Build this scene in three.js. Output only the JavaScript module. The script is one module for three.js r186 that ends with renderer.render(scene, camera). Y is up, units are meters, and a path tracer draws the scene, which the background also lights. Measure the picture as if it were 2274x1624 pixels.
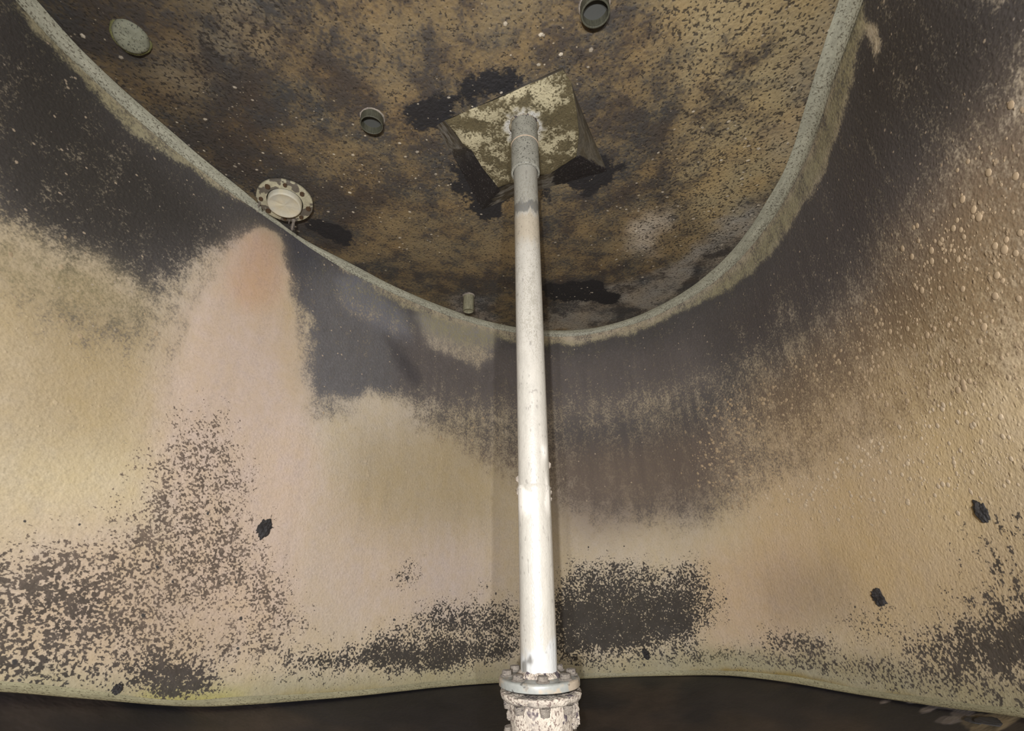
import * as THREE from 'three';
import { mergeGeometries } from 'three/addons/utils/BufferGeometryUtils.js';
import { ConvexGeometry } from 'three/addons/geometries/ConvexGeometry.js';
import { RoundedBoxGeometry } from 'three/addons/geometries/RoundedBoxGeometry.js';

// ---------- camera, exposure ----------
const scene = new THREE.Scene();
scene.background = new THREE.Color(0x000000);
const EYE = 0.9, CEIL = EYE + 1.66;                       // camera height above the lowest point of the floor, ceiling height
const camera = new THREE.PerspectiveCamera(2 * Math.atan(812 / 1050) * 180 / Math.PI, 2274 / 1624, 0.05, 30);
camera.rotation.order = 'YXZ';
camera.position.set(0, EYE, 0);
camera.rotation.set(21 * Math.PI / 180, 0, -1 * Math.PI / 180);
scene.add(camera);
const renderer = new THREE.WebGLRenderer({ antialias: true });
renderer.toneMapping = THREE.LinearToneMapping;
renderer.toneMappingExposure = 1.0;
renderer.shadowMap.enabled = true;

// the lamps of the work light: x, y, z, candela (three small heads on one bar, a step behind the viewpoint)
const LAMPS = [[-0.085, EYE + 0.05, 0.55, 19], [0.165, EYE + 0.05, 0.55, 10], [-0.15, EYE + 0.0, 0.55, 7]];
const LAMP_AIM = [0, EYE + 0.3, -3.2], LAMP_COLOR = 0xf8f8ff;

// ---------- small helpers ----------
const hash = (x, y, s) => { let h = (Math.imul(x, 374761393) + Math.imul(y, 668265263) + Math.imul(s, 1274126177)) | 0; h = Math.imul(h ^ (h >>> 13), 1274126177); h ^= h >>> 16; return (h >>> 0) / 4294967296; };
function noise(x, y, s) {
  const ix = Math.floor(x), iy = Math.floor(y); let fx = x - ix, fy = y - iy;
  fx = fx * fx * (3 - 2 * fx); fy = fy * fy * (3 - 2 * fy);
  const a = hash(ix, iy, s), b = hash(ix + 1, iy, s), c = hash(ix, iy + 1, s), d = hash(ix + 1, iy + 1, s);
  return a + (b - a) * fx + (c - a + (a - b - c + d) * fx) * fy;
}
const fbm = (x, y, s, n = 3) => { let v = 0, a = 0.5, t = 0; for (let i = 0; i < n; i++) { v += a * noise(x, y, s + i * 17); t += a; a *= 0.55; x = x * 2.07 + 3.1; y = y * 2.07 - 1.7; } return v / t; };
const clamp = (x, a = 0, b = 1) => (x < a ? a : x > b ? b : x);
const smooth = (a, b, x) => { x = clamp((x - a) / (b - a)); return x * x * (3 - 2 * x); };
let seed = 7;
const rnd = () => { seed = (seed + 0x6d2b79f5) | 0; let t = Math.imul(seed ^ (seed >>> 15), 1 | seed); t = (t + Math.imul(t ^ (t >>> 7), 61 | t)) ^ t; return ((t ^ (t >>> 14)) >>> 0) / 4294967296; };
const rgb = (hex) => { const c = new THREE.Color(hex); return [c.r, c.g, c.b]; };      // linear

// ---------- plan of the tank: rim (x, z) at the ceiling, wall foot (x, z) and its height; closed, starts behind the viewpoint ----------
const PLAN = [
  [-0.5, 0.95, -0.521, 1.069, -0.45], [-1.1, 0.6, -1.169, 0.744, -0.42], [-1.42, 0, -1.539, 0.14, -0.36], [-1.52, -0.55, -1.676, -0.439, -0.3],
  [-1.536, -1.011, -1.715, -0.94, -0.26], [-1.522, -1.212, -1.706, -1.164, -0.27], [-1.478, -1.422, -1.662, -1.399, -0.31], [-1.416, -1.642, -1.594, -1.648, -0.369],
  [-1.328, -1.893, -1.49, -1.93, -0.462], [-1.228, -2.173, -1.366, -2.24, -0.566], [-1.111, -2.391, -1.222, -2.474, -0.624], [-0.81, -2.813, -0.866, -2.903, -0.705],
  [-0.457, -3.176, -0.478, -3.257, -0.753], [-0.128, -3.414, -0.131, -3.488, -0.789], [0.24, -3.556, 0.253, -3.644, -0.813], [0.612, -3.554, 0.65, -3.664, -0.809],
  [0.944, -3.375, 1.015, -3.5, -0.77], [1.156, -3.129, 1.257, -3.257, -0.722], [1.312, -2.825, 1.445, -2.944, -0.687], [1.396, -2.457, 1.558, -2.553, -0.647],
  [1.397, -2.03, 1.577, -2.083, -0.572], [1.331, -1.626, 1.511, -1.629, -0.486], [1.189, -1.169, 1.341, -1.116, -0.42], [1.02, -0.5, 1.119, -0.398, -0.42],
  [0.98, 0.1, 1.056, 0.225, -0.44], [0.75, 0.65, 0.796, 0.779, -0.46], [0.2, 0.95, 0.211, 1.059, -0.47]];
function planRow(p) {                                     // Catmull-Rom through PLAN
  const n = PLAN.length, i = Math.floor(p), f = p - i, g = (k) => PLAN[((i + k) % n + n) % n], a = g(-1), b = g(0), c = g(1), d = g(2), out = [];
  for (let k = 0; k < 5; k++) out.push(0.5 * (2 * b[k] + (c[k] - a[k]) * f + (2 * a[k] - 5 * b[k] + 4 * c[k] - d[k]) * f * f + (3 * b[k] - a[k] - 3 * c[k] + d[k]) * f * f * f));
  return out;
}
const STEPS = 1080, ROWS = [], RUN = [0];
for (let i = 0; i <= STEPS; i++) {
  const r = planRow(i / STEPS * PLAN.length); ROWS.push(r);
  if (i) { const q = ROWS[i - 1]; RUN.push(RUN[i - 1] + Math.hypot((r[0] + r[2] - q[0] - q[2]) / 2, (r[1] + r[3] - q[1] - q[3]) / 2)); }
}
const GIRTH = RUN[STEPS];
function rowAt(s) {                                       // s in metres along the wall
  s = ((s % GIRTH) + GIRTH) % GIRTH; let lo = 0, hi = STEPS;
  while (hi - lo > 1) { const m = (lo + hi) >> 1; if (RUN[m] <= s) lo = m; else hi = m; }
  return planRow((lo + (s - RUN[lo]) / (RUN[hi] - RUN[lo])) / STEPS * PLAN.length);
}
const runAt = (p) => RUN[Math.round(p / PLAN.length * STEPS)];
function wallPoint(s, t) { const r = rowAt(s); return [r[2] + (r[0] - r[2]) * t, EYE + r[4] + (1.66 - r[4]) * t, r[3] + (r[1] - r[3]) * t]; }
const S0 = runAt(3.4), S1 = runAt(23.1), SM = (S0 + S1) / 2;   // the stretch of wall with painted stains
const CX0 = -1.75, CX1 = 1.6, CZ0 = -3.75, CZ1 = 0.2;          // the charted part of the ceiling
const WALL_H = 2.25;

// ---------- control charts: coarse fields that say which stain lies where; the fine grain is added per texel ----------
function chart(w, h) {
  const c = document.createElement('canvas'); c.width = w; c.height = h;
  const g = c.getContext('2d', { willReadFrequently: true });
  function mask(pts, blur, kind = 'poly', width = 1) {      // pts in 0..1000 chart units, y up
    g.fillStyle = '#000'; g.fillRect(0, 0, w, h); g.fillStyle = '#fff'; g.strokeStyle = '#fff'; g.lineWidth = width; g.lineCap = g.lineJoin = 'round';
    g.beginPath(); pts.forEach(([x, y], i) => g[i ? 'lineTo' : 'moveTo'](x / 1000 * w, (1 - y / 1000) * h));
    if (kind === 'poly') { g.closePath(); g.fill(); } else g.stroke();
    const d = g.getImageData(0, 0, w, h).data; let a = new Float32Array(w * h);
    for (let i = 0; i < a.length; i++) a[i] = d[i * 4] / 255;
    const r = Math.max(0, Math.round(blur / 2));
    if (r) for (let k = 0; k < 3; k++) {
      const b = new Float32Array(w * h);
      for (let y = 0; y < h; y++) { let sum = 0; for (let x = -r; x <= r; x++) sum += a[y * w + clamp(x, 0, w - 1)]; for (let x = 0; x < w; x++) { b[y * w + x] = sum / (2 * r + 1); sum += a[y * w + Math.min(w - 1, x + r + 1)] - a[y * w + Math.max(0, x - r)]; } }
      for (let x = 0; x < w; x++) { let sum = 0; for (let y = -r; y <= r; y++) sum += b[clamp(y, 0, h - 1) * w + x]; for (let y = 0; y < h; y++) { a[y * w + x] = sum / (2 * r + 1); sum += b[Math.min(h - 1, y + r + 1) * w + x] - b[Math.max(0, y - r) * w + x]; } }
    }
    return a;
  }
  const field = (v0) => new Float32Array(w * h).fill(v0);
  return { w, h, mask, field,
    tint: (hex) => rgb(hex).map((v) => field(v)),
    paint(layers, hex, pts, blur, alpha = 1, kind, width) { const m = mask(pts, blur, kind, width), c3 = rgb(hex); for (let k = 0; k < 3; k++) { const L = layers[k]; for (let i = 0; i < L.length; i++) L[i] += (c3[k] - L[i]) * m[i] * alpha; } },
    set(f, v, pts, blur, kind, width) { const m = mask(pts, blur, kind, width); for (let i = 0; i < f.length; i++) f[i] += (v - f[i]) * m[i]; },
    read(f, x, y) {                                        // x, y in 0..1, y up
      x = clamp(x * w - 0.5, 0, w - 1.001); y = clamp((1 - y) * h - 0.5, 0, h - 1.001);
      const i = x | 0, j = y | 0, fx = x - i, fy = y - j, o = j * w + i;
      return (f[o] * (1 - fx) + f[o + 1] * fx) * (1 - fy) + (f[o + w] * (1 - fx) + f[o + w + 1] * fx) * fy;
    } };
}
const toSRGB = new Uint8Array(4097); for (let i = 0; i <= 4096; i++) { const c = i / 4096; toSRGB[i] = Math.round(255 * (c <= 0.0031308 ? c * 12.92 : 1.055 * Math.pow(c, 1 / 2.4) - 0.055)); }
const enc = (v) => toSRGB[clamp(v * 4096 | 0, 0, 4096)];
function texturePair(w, h, f, spots) {                     // f(u, v, out) fills out = [r, g, b, height, rough]; spots are stamped on top
  const col = new Uint8Array(w * h * 4), bump = new Uint8Array(w * h), out = [0, 0, 0, 0.5];
  for (let y = 0; y < h; y++) for (let x = 0; x < w; x++) {
    f((x + 0.5) / w, (y + 0.5) / h, out); const o = y * w + x;
    col[o * 4] = enc(out[0]); col[o * 4 + 1] = enc(out[1]); col[o * 4 + 2] = enc(out[2]); col[o * 4 + 3] = 255; bump[o] = clamp(out[3]) * 255;
  }
  if (spots) spots((px, py, rx, ry, c3, a, lift) => {      // an irregular blob of crust, in texels
    const k = hash(px | 0, py | 0, 5) * 9, c = c3.map(enc);
    for (let y = Math.max(0, Math.floor(py - ry * 1.4)); y <= Math.min(h - 1, py + ry * 1.4); y++) for (let x = Math.max(0, Math.floor(px - rx * 1.4)); x <= Math.min(w - 1, px + rx * 1.4); x++) {
      const dx = (x - px) / rx, dy = (y - py) / ry, an = Math.atan2(dy, dx), d = Math.hypot(dx, dy) / (1 + 0.12 * Math.sin(an * 2 + k) + 0.07 * Math.sin(an * 5 + k * 2)), m = 1 - smooth(0.72, 1, d);
      if (m <= 0) continue; const o = y * w + x;
      for (let q = 0; q < 3; q++) col[o * 4 + q] += (c[q] - col[o * 4 + q]) * m * a;
      bump[o] = clamp(bump[o] + lift * 255 * Math.sqrt(Math.max(0, 1 - d * d)), 0, 255);
    }
  }, w, h);
  const tex = (data, format, srgb) => { const t = new THREE.DataTexture(data, w, h, format); t.magFilter = THREE.LinearFilter; t.minFilter = THREE.LinearFilter; if (srgb) t.colorSpace = THREE.SRGBColorSpace; t.needsUpdate = true; return t; };
  return { map: tex(col, THREE.RGBAFormat, true), bumpMap: tex(bump, THREE.RedFormat, false) };
}
const wrapU = (f) => { const o2 = [0, 0, 0, 0]; return (u, v, out) => { f(u, v, out); const k = smooth(0.8, 1, u); if (k > 0) { f(u - 1, v, o2); for (let i = 0; i < 4; i++) out[i] += (o2[i] - out[i]) * k; } }; };   // makes a texture seamless in u
const mat = (o) => new THREE.MeshStandardMaterial({ roughness: 0.8, metalness: 0, ...o });
const used = {};
function numbered(name) { const n = used[name] = (used[name] ?? -1) + 1; return n ? name + '_' + String(n).padStart(3, '0') : name; }
function put(name, geometry, material, parent = scene, data) {
  const m = new THREE.Mesh(geometry, material); m.name = parent === scene ? numbered(name) : name; m.castShadow = m.receiveShadow = true; if (data) Object.assign(m.userData, data); parent.add(m); return m;
}
function thing(name, label, category, pos, group) {
  const g = new THREE.Group(); g.name = numbered(name); g.position.set(...pos); g.userData = { label, category }; if (group) g.userData.group = group; scene.add(g); return g;
}
function grid(nu, nv, f) {                                 // f(i/nu, j/nv) -> [x, y, z, u, v]
  const p = [], uv = [], ix = [];
  for (let j = 0; j <= nv; j++) for (let i = 0; i <= nu; i++) { const q = f(i / nu, j / nv); p.push(q[0], q[1], q[2]); uv.push(q[3], q[4]); }
  for (let j = 0; j < nv; j++) for (let i = 0; i < nu; i++) { const a = j * (nu + 1) + i, b = a + nu + 1; ix.push(a, a + 1, b, b, a + 1, b + 1); }
  const g = new THREE.BufferGeometry(); g.setAttribute('position', new THREE.Float32BufferAttribute(p, 3)); g.setAttribute('uv', new THREE.Float32BufferAttribute(uv, 2)); g.setIndex(ix); g.computeVertexNormals(); return g;
}

// ---------- wall stains ----------
const wc = chart(760, 300);
const wBase = wc.tint(0xc4b496), wFilm = wc.tint(0x4a4644), fFilm = wc.field(0), fCrust = wc.field(0), wCrust = wc.tint(0x2b2826), fBlister = wc.field(0), fClean = wc.field(0);
// base coat: warm and yellow patches
wc.paint(wBase, 0xa49068, [[61,611],[126,677],[151,670],[157,486],[157,347],[100,237]], 30, 0.9);
wc.paint(wBase, 0xc8b890, [[94,297],[151,407],[188,282],[145,182],[107,172]], 24, 0.8);
wc.paint(wBase, 0xc4b09a, [[210,484],[424,364],[428,138],[274,109]], 30, 0.8);
wc.paint(wBase, 0xa89672, [[274,560],[429,648],[428,365],[284,333]], 24, 0.8);
wc.paint(wBase, 0x8c7c68, [[491,662],[676,628],[647,392],[485,345]], 24, 0.9);
wc.paint(wBase, 0xc8ae84, [[678,650],[848,640],[931,630],[950,584],[849,95],[726,95],[649,304]], 30, 0.9);
wc.paint(wBase, 0xdcc496, [[849,567],[931,487],[868,181],[794,211]], 24, 0.7);
wc.paint(wBase, 0xc2a482, [[606,272],[704,288],[689,71],[601,58]], 20, 0.6);
wc.paint(wBase, 0xa08a6d, [[667,237],[739,249],[726,127],[663,102]], 14, 0.55);
wc.paint(wBase, 0xbca48c, [[105,189],[161,296],[251,211],[258,76],[178,38],[121,28]], 24, 0.7);
wc.paint(wBase, 0x9a8e6a, [[601,50],[722,67],[777,47],[841,33],[835,1],[765,8],[701,21],[598,11]], 8, 0.7);
// greenish resin strips along the ceiling joint and the floor joint
wc.paint(wBase, 0xa09874, [[24,999],[33,989],[90,989],[161,984],[202,980],[310,979],[425,971],[526,960],[619,969],[713,968],[778,975],[841,971],[889,980],[921,1029],[930,976],[898,927],[850,917],[787,914],[718,906],[622,928],[525,921],[419,913],[303,906],[199,920],[158,938],[90,942],[34,949],[20,972]], 6, 0.9);
wc.paint(wBase, 0xa0997a, [[121,24],[179,24],[249,41],[345,38],[427,39],[503,36],[623,50],[685,36],[751,32],[834,21],[828,-12],[128,-49]], 8, 0.85);
wc.paint(wBase, 0xa7a04a, [[179,19],[220,27],[239,31],[231,-5],[182,-7]], 5, 0.7);
wc.paint(wBase, 0x8f7c34, [[251,8],[291,15],[338,8],[339,-10],[252,-6]], 3, 0.7);
wc.paint(wBase, 0x86702c, [[591,8],[649,11],[703,9],[776,5],[774,-8],[701,-5],[648,-2],[590,-2]], 2, 0.9);
// the clean fan below the nozzle where water has washed the wall
wc.paint(wBase, 0xc6b09a, [[180,968],[162,898],[148,770],[148,643],[147,507],[157,347],[193,190],[256,109],[255,501],[240,640],[227,763],[211,858],[200,961]], 12, 0.85);
wc.paint(wBase, 0xc4a080, [[183,967],[166,895],[167,768],[189,747],[208,852],[199,959]], 10, 0.7);
wc.paint(wBase, 0xb9a27c, [[211,858],[231,744],[242,598],[229,585],[209,782]], 8, 0.6);
// dark film under the ceiling
wc.set(fFilm, 0.97, [[15,958],[26,1041],[87,1026],[158,1026],[198,1031],[303,1042],[425,1036],[528,1037],[623,1033],[721,1026],[780,1021],[836,1012],[880,999],[902,1012],[922,1050],[974,699],[967,659],[951,654],[929,645],[902,649],[856,666],[796,683],[715,701],[637,693],[565,697],[496,698],[424,688],[375,683],[328,691],[293,681],[249,600],[191,916],[155,823],[140,730],[127,673],[110,658],[84,652],[55,635]], 8);
wc.set(fFilm, 0.4, [[28,1014],[92,1028],[165,1027],[173,1008],[161,984],[130,967],[92,949],[62,966],[36,970],[27,974]], 1);
wc.set(fFilm, 0.4, [[224,1037],[303,1035],[425,1028],[528,1033],[623,1033],[721,1026],[780,1021],[836,1012],[880,999],[918,1037],[928,987],[899,923],[856,909],[793,912],[724,921],[624,955],[526,952],[419,949],[306,962],[253,982]], 1);
wc.paint(wFilm, 0x8c877e, [[330,960],[425,979],[422,869],[404,833],[348,856]], 5);
wc.set(fFilm, 0.5, [[335,966],[425,971],[422,877],[404,843],[348,863]], 4);
wc.set(fFilm, 0.75, [[237,954],[271,994],[331,946],[338,867],[304,860],[258,881]], 6);
wc.set(fFilm, 0.5, [[126,677],[154,832],[151,670],[124,623]], 12);
wc.set(fFilm, 0.47, [[56,652],[83,656],[109,660],[126,677],[133,612],[98,571],[65,572]], 14);
wc.set(fFilm, 0.62, [[327,710],[424,759],[568,767],[687,739],[716,543],[644,349],[512,394],[386,590],[330,623]], 20);
wc.set(fFilm, 0.74, [[493,749],[644,725],[724,687],[694,519],[625,449],[488,525]], 20);
wc.set(fFilm, 0.74, [[687,739],[836,726],[920,684],[956,671],[966,664],[933,491],[904,447],[871,479],[786,498],[700,492]], 24);
wc.set(fFilm, 0.8, [[895,663],[940,652],[963,643],[914,394],[888,410],[860,499]], 20);
wc.set(fFilm, 0.5, [[640,664],[705,532],[789,513],[874,488],[906,456],[938,503],[917,401],[874,404],[773,424],[657,410]], 22);
wc.set(fFilm, 0.5, [[60,624],[84,645],[127,669],[146,660],[139,547],[104,513],[72,509]], 20);
wc.set(fFilm, 0.5, [[242,609],[269,659],[288,605],[247,570]], 6);
wc.set(fFilm, 0.3, [[181,956],[163,890],[144,778],[140,668],[145,559],[152,479],[246,602],[232,722],[220,823],[204,918],[197,969]], 5);
wc.set(fFilm, 0, [[182,960],[170,912],[158,811],[155,721],[153,614],[157,486],[242,598],[228,741],[215,840],[203,917],[196,966]], 2);
wc.set(fFilm, 0.35, [[215,864],[233,819],[243,644],[236,636],[226,760]], 6);
wc.paint(wFilm, 0x1a1816, [[15,958],[25,1006],[92,949],[166,933],[154,832],[109,660],[83,656],[54,645]], 24, 0.9);
wc.paint(wFilm, 0x3c3b40, [[169,980],[200,1013],[227,989],[244,835],[247,581],[239,595],[215,864],[193,997]], 6);
wc.paint(wFilm, 0x62605f, [[221,952],[311,937],[328,697],[247,581],[226,809]], 14, 0.85);
wc.paint(wFilm, 0x5d5652, [[317,902],[430,927],[549,901],[655,862],[662,693],[496,691],[328,685]], 16, 0.85);
wc.paint(wFilm, 0x433c3a, [[655,862],[805,868],[878,860],[931,634],[870,639],[715,701]], 24, 0.8);
wc.paint(wFilm, 0x251e1a, [[867,870],[929,1001],[974,699],[967,659],[927,650]], 24, 0.9);
wc.paint(wFilm, 0x707074, [[241,960],[271,994],[321,949],[333,863],[304,860],[263,874]], 8, 0.8);
wc.paint(wFilm, 0x3d3a3c, [[300,855],[327,815],[347,765],[341,733],[316,779]], 3, 0.8);
wc.set(fFilm, 1.1, [[300,861],[327,822],[346,771],[341,731],[321,776]], 3);
wc.paint(wFilm, 0x65584c, [[296,611],[673,595],[690,393],[378,450]], 20, 0.9);
wc.paint(wFilm, 0x75624c, [[678,650],[854,661],[934,646],[963,654],[919,430],[864,449],[725,392]], 24, 0.9);
wc.paint(wFilm, 0x8f7753, [[794,542],[909,582],[952,577],[905,341],[808,386]], 24, 0.8);
wc.paint(wFilm, 0x857a52, [[60,624],[127,669],[133,612],[69,534]], 14, 0.7);
// pale streaks and the L-shaped patch at the right
wc.set(fFilm, 0.2, [[913,979],[919,935],[921,899],[915,888],[913,896],[916,917],[909,966]], 2);
wc.set(fFilm, 0.72, [[730,809],[770,790],[767,740],[732,744]], 12);
wc.set(fFilm, 0.75, [[671,734],[721,750],[733,709],[682,694]], 10);
// black crust at the foot of the wall
wc.set(fCrust, 0.32, [[177,538],[163,415],[157,347],[163,274],[195,289],[219,350],[207,433]], 12);
wc.set(fCrust, 0.44, [[175,459],[160,360],[163,274],[195,331],[206,404]], 12);
wc.set(fCrust, 0.46, [[161,296],[147,220],[121,182],[108,160],[122,17],[179,25],[258,76],[258,143],[233,259],[212,364]], 16);
wc.set(fCrust, 0.6, [[108,154],[135,188],[158,165],[163,85],[119,51]], 16);
wc.set(fCrust, 0.5, [[220,246],[239,217],[258,135],[244,126]], 10);
wc.set(fCrust, 0.98, [[173,44],[198,60],[216,47],[218,26],[198,9],[179,19]], 6);
wc.set(fCrust, 0.72, [[119,51],[134,44],[145,31],[137,10],[123,6]], 10);
wc.set(fCrust, 0.55, [[247,77],[294,100],[305,81],[303,38],[260,44]], 8);
wc.set(fCrust, 0.92, [[299,64],[318,107],[358,102],[440,95],[444,63],[383,35],[327,42]], 8);
wc.set(fCrust, 0.56, [[314,107],[350,142],[381,181],[415,171],[445,193],[444,84],[343,94]], 10);
wc.set(fCrust, 0.46, [[342,138],[361,176],[381,181],[382,134],[358,121]], 8);
wc.set(fCrust, 0.4, [[328,252],[339,274],[351,248],[340,212],[333,212]], 6);
wc.set(fCrust, 0.34, [[406,225],[417,236],[421,203],[411,198]], 6);
wc.set(fCrust, 0.58, [[483,226],[497,290],[549,277],[588,243],[606,272],[623,170],[617,128],[595,79],[480,60]], 10);
wc.set(fCrust, 0.92, [[478,192],[531,204],[554,183],[585,199],[602,141],[596,100],[541,53],[480,49]], 10);
wc.set(fCrust, 0.48, [[581,102],[602,78],[596,38],[575,50]], 6);
wc.set(fCrust, 0.52, [[639,74],[670,103],[702,100],[710,76],[694,55],[666,56]], 8);
wc.set(fCrust, 0.4, [[717,135],[764,147],[763,118],[719,94]], 10);
wc.set(fCrust, 0.46, [[774,83],[795,122],[821,166],[833,212],[875,215],[859,141],[821,106]], 16);
wc.set(fCrust, 0.9, [[751,82],[791,96],[817,118],[859,141],[840,53],[789,52],[755,61]], 12);
wc.paint(wCrust, 0x4e4a36, [[601,58],[723,74],[783,51],[842,39],[835,1],[777,8],[701,21],[599,13]], 6);
wc.set(fCrust, 0.54, [[630,48],[722,67],[771,48],[842,36],[837,12],[767,19],[701,30],[629,25]], 7);
wc.set(fCrust, 0.4, [[488,59],[616,57],[637,45],[614,22],[487,27]], 6);
wc.set(fCrust, 0.05, [[186,148],[230,181],[233,125],[200,103]], 16);
wc.paint(wCrust, 0x5d5043, [[85,383],[228,606],[263,93],[198,66],[116,73]], 16);
wc.paint(wCrust, 0x473f37, [[110,142],[149,200],[166,79],[123,6]], 16, 0.8);
wc.paint(wCrust, 0x413b38, [[170,55],[220,62],[224,3],[175,-2]], 10);
wc.paint(wCrust, 0x433c35, [[649,304],[887,251],[835,1],[627,0]], 16);
// blistered coat at the right
wc.set(fBlister, 1, [[642,688],[792,661],[898,646],[945,675],[966,668],[882,244],[674,317],[599,464]], 24);
wc.set(fBlister, 0.35, [[249,605],[424,688],[424,401],[262,354]], 24);
wc.set(fBlister, 0.3, [[60,624],[126,677],[147,384],[93,310]], 24);
wc.set(fClean, 1, [[180,968],[163,888],[149,752],[151,609],[157,486],[221,515],[246,602],[230,742],[211,858],[199,959]], 10);

const WL = S1 - S0;
const tmp = [0, 0, 0];
function wallTexel(u, v, out) {                            // u, v in 0..1 over the charted stretch
  const x = S0 + u * WL, y = v * WALL_H;
  const wx = u + (fbm(x * 6, y * 6, 11, 3) - 0.5) * 0.012, wy = v + (fbm(x * 6, y * 6, 31, 3) - 0.5) * 0.026;
  const big = fbm(x * 2.1, y * 2.1, 3, 3), streak = fbm(x * 26, y * 3.2, 8, 3), mid = fbm(x * 24, y * 24, 21, 3), fine = noise(x * 330, y * 330, 41), grit = fbm(x * 130, y * 130, 51, 2);
  const clean = wc.read(fClean, wx, wy);
  for (let k = 0; k < 3; k++) tmp[k] = wc.read(wBase[k], wx, wy);
  const warm = (big - 0.5) * 0.5 + (mid - 0.5) * 0.3, bright = 1 + (fine - 0.5) * 0.16 + (grit - 0.5) * 0.22 + (streak - 0.5) * 0.14;
  let r = tmp[0] * bright * (1 + warm * 0.12), g = tmp[1] * bright, b = tmp[2] * bright * (1 - warm * 0.5);
  // film of mould: a field with a ragged, grainy edge
  const film = wc.read(fFilm, wx, wy), d = film + (mid - 0.5) * 0.4 + (streak - 0.5) * 0.35 + (grit - 0.5) * 0.6 + (fine - 0.5) * 0.35;
  const fm = smooth(0.1, 0.9, d) * (0.96 - clean * 0.3);
  const fg = 1 + (grit - 0.5) * 0.5 + (mid - 0.5) * 0.4 + (fine - 0.5) * 0.25;
  r += (wc.read(wFilm[0], wx, wy) * fg - r) * fm; g += (wc.read(wFilm[1], wx, wy) * fg - g) * fm; b += (wc.read(wFilm[2], wx, wy) * fg - b) * fm;
  // crust: sharp dark scabs between lighter scales
  let cr = wc.read(fCrust, u, v); cr += smooth(0.1, 0.4, cr) * 0.05;
  let cm = 0;
  if (cr > 0.02) {
    const blob = 0.5 + 0.5 * smooth(0.78, 0.86, u), n = (fbm(x * 125, y * 140, 61, 3) - 0.5) * (2.2 - blob) + (fbm(x * 24, y * 24, 71, 2) - 0.5) * blob * 0.9 + 0.5;
    cm = smooth(-0.05, 0.1, cr - n) * 0.93;
    const sh = 0.55 + 0.9 * fbm(x * 30, y * 30, 81, 2) * (0.7 + 0.6 * fine), soft = smooth(0.35, 0.75, cr);
    const cR = wc.read(wCrust[0], wx, wy) * (1.15 - 0.3 * soft), cG = wc.read(wCrust[1], wx, wy) * (1.15 - 0.3 * soft), cB = wc.read(wCrust[2], wx, wy) * (1.15 - 0.3 * soft);
    r += (cR * sh - r) * cm; g += (cG * sh - g) * cm; b += (cB * sh - b) * cm;
  }
  out[0] = r; out[1] = g; out[2] = b;
  const peel = fbm(x * 120, y * 105, 91, 2);
  out[3] = 0.32 + (peel - 0.5) * 0.42 * (1 - clean * 0.7) + (fine - 0.5) * 0.05 + cm * 0.12 * (0.5 + mid) - fm * 0.05;
}
function wallSpots(half) {
  return (stamp, w, h) => {
    const mm = w / (WL / 2) / 1000;                        // texels per millimetre along the wall
    const at = (u, v, f) => f((u - half * 0.5) * 2 * w, v * h);
    for (let i = 0; i < 16000; i++) {                       // drops and blisters
      const u = rnd(), v = rnd(), k = rnd(), q = rnd(), e = rnd();
      if (wc.read(fBlister, u, v) < k || wc.read(fCrust, u, v) > 0.3 || q < 0.25) continue;
      const rad = (2.2 + 3 * e * e + 6 * Math.pow(e, 8)) * mm, film = wc.read(fFilm, u, v);
      at(u, v, (px, py) => stamp(px, py, rad, rad * 1.25 * h / w * (WL / 2) / WALL_H, rgb(film > 0.3 ? 0xaa9474 : 0xcab694), film > 0.3 ? 0.55 + 0.35 * q : 0.3, 0.3));
    }
    for (let i = 0; i < 2600; i++) {                       // pale specks on the dark film
      const u = rnd(), v = 0.45 + 0.55 * rnd(), e = rnd(), q = rnd();
      const film = wc.read(fFilm, u, v); if (film < 0.3 || q < 0.3) continue;
      const rad = (1.8 + 4.6 * e * e * e) * mm;
      at(u, v, (px, py) => stamp(px, py, rad, rad * 1.1, rgb(e > 0.8 ? 0xb8a488 : 0xa89a86), 0.85, 0.1));
    }
    for (let i = 0; i < 420; i++) {                        // stray black flecks near the crust
      const u = rnd(), v = 0.34 * rnd(), e = rnd();
      const cr = wc.read(fCrust, u, v + 0.0), near = Math.max(cr, wc.read(fCrust, u + 0.012, v), wc.read(fCrust, u - 0.012, v), wc.read(fCrust, u, v - 0.03));
      if (near < 0.12 || cr > 0.55) continue;
      const rad = (2 + 7 * e * e * e) * mm;
      at(u, v, (px, py) => stamp(px, py, rad, rad * 1.15, rgb(e > 0.6 ? 0x3d3a36 : 0x2a2724), 0.9, 0.12));
    }
  };
}
const WTX = 2048, WTY = 1408;
const wallL = texturePair(WTX, WTY, (u, v, o) => wallTexel(u * 0.5, v, o), wallSpots(0));
const wallR = texturePair(WTX, WTY, (u, v, o) => wallTexel(0.5 + u * 0.5, v, o), wallSpots(1));
const wallBack = texturePair(512, 512, (u, v, out) => { const n = fbm(u * 40, v * 40, 5, 3), m = smooth(0.55, 0.75, v + (fbm(u * 12, v * 12, 9, 3) - 0.5) * 0.5 + (n - 0.5) * 0.3), b = 0.9 + 0.2 * n; out[0] = (0.5 - 0.43 * m) * b; out[1] = (0.42 - 0.36 * m) * b; out[2] = (0.29 - 0.24 * m) * b; out[3] = n; });

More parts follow.
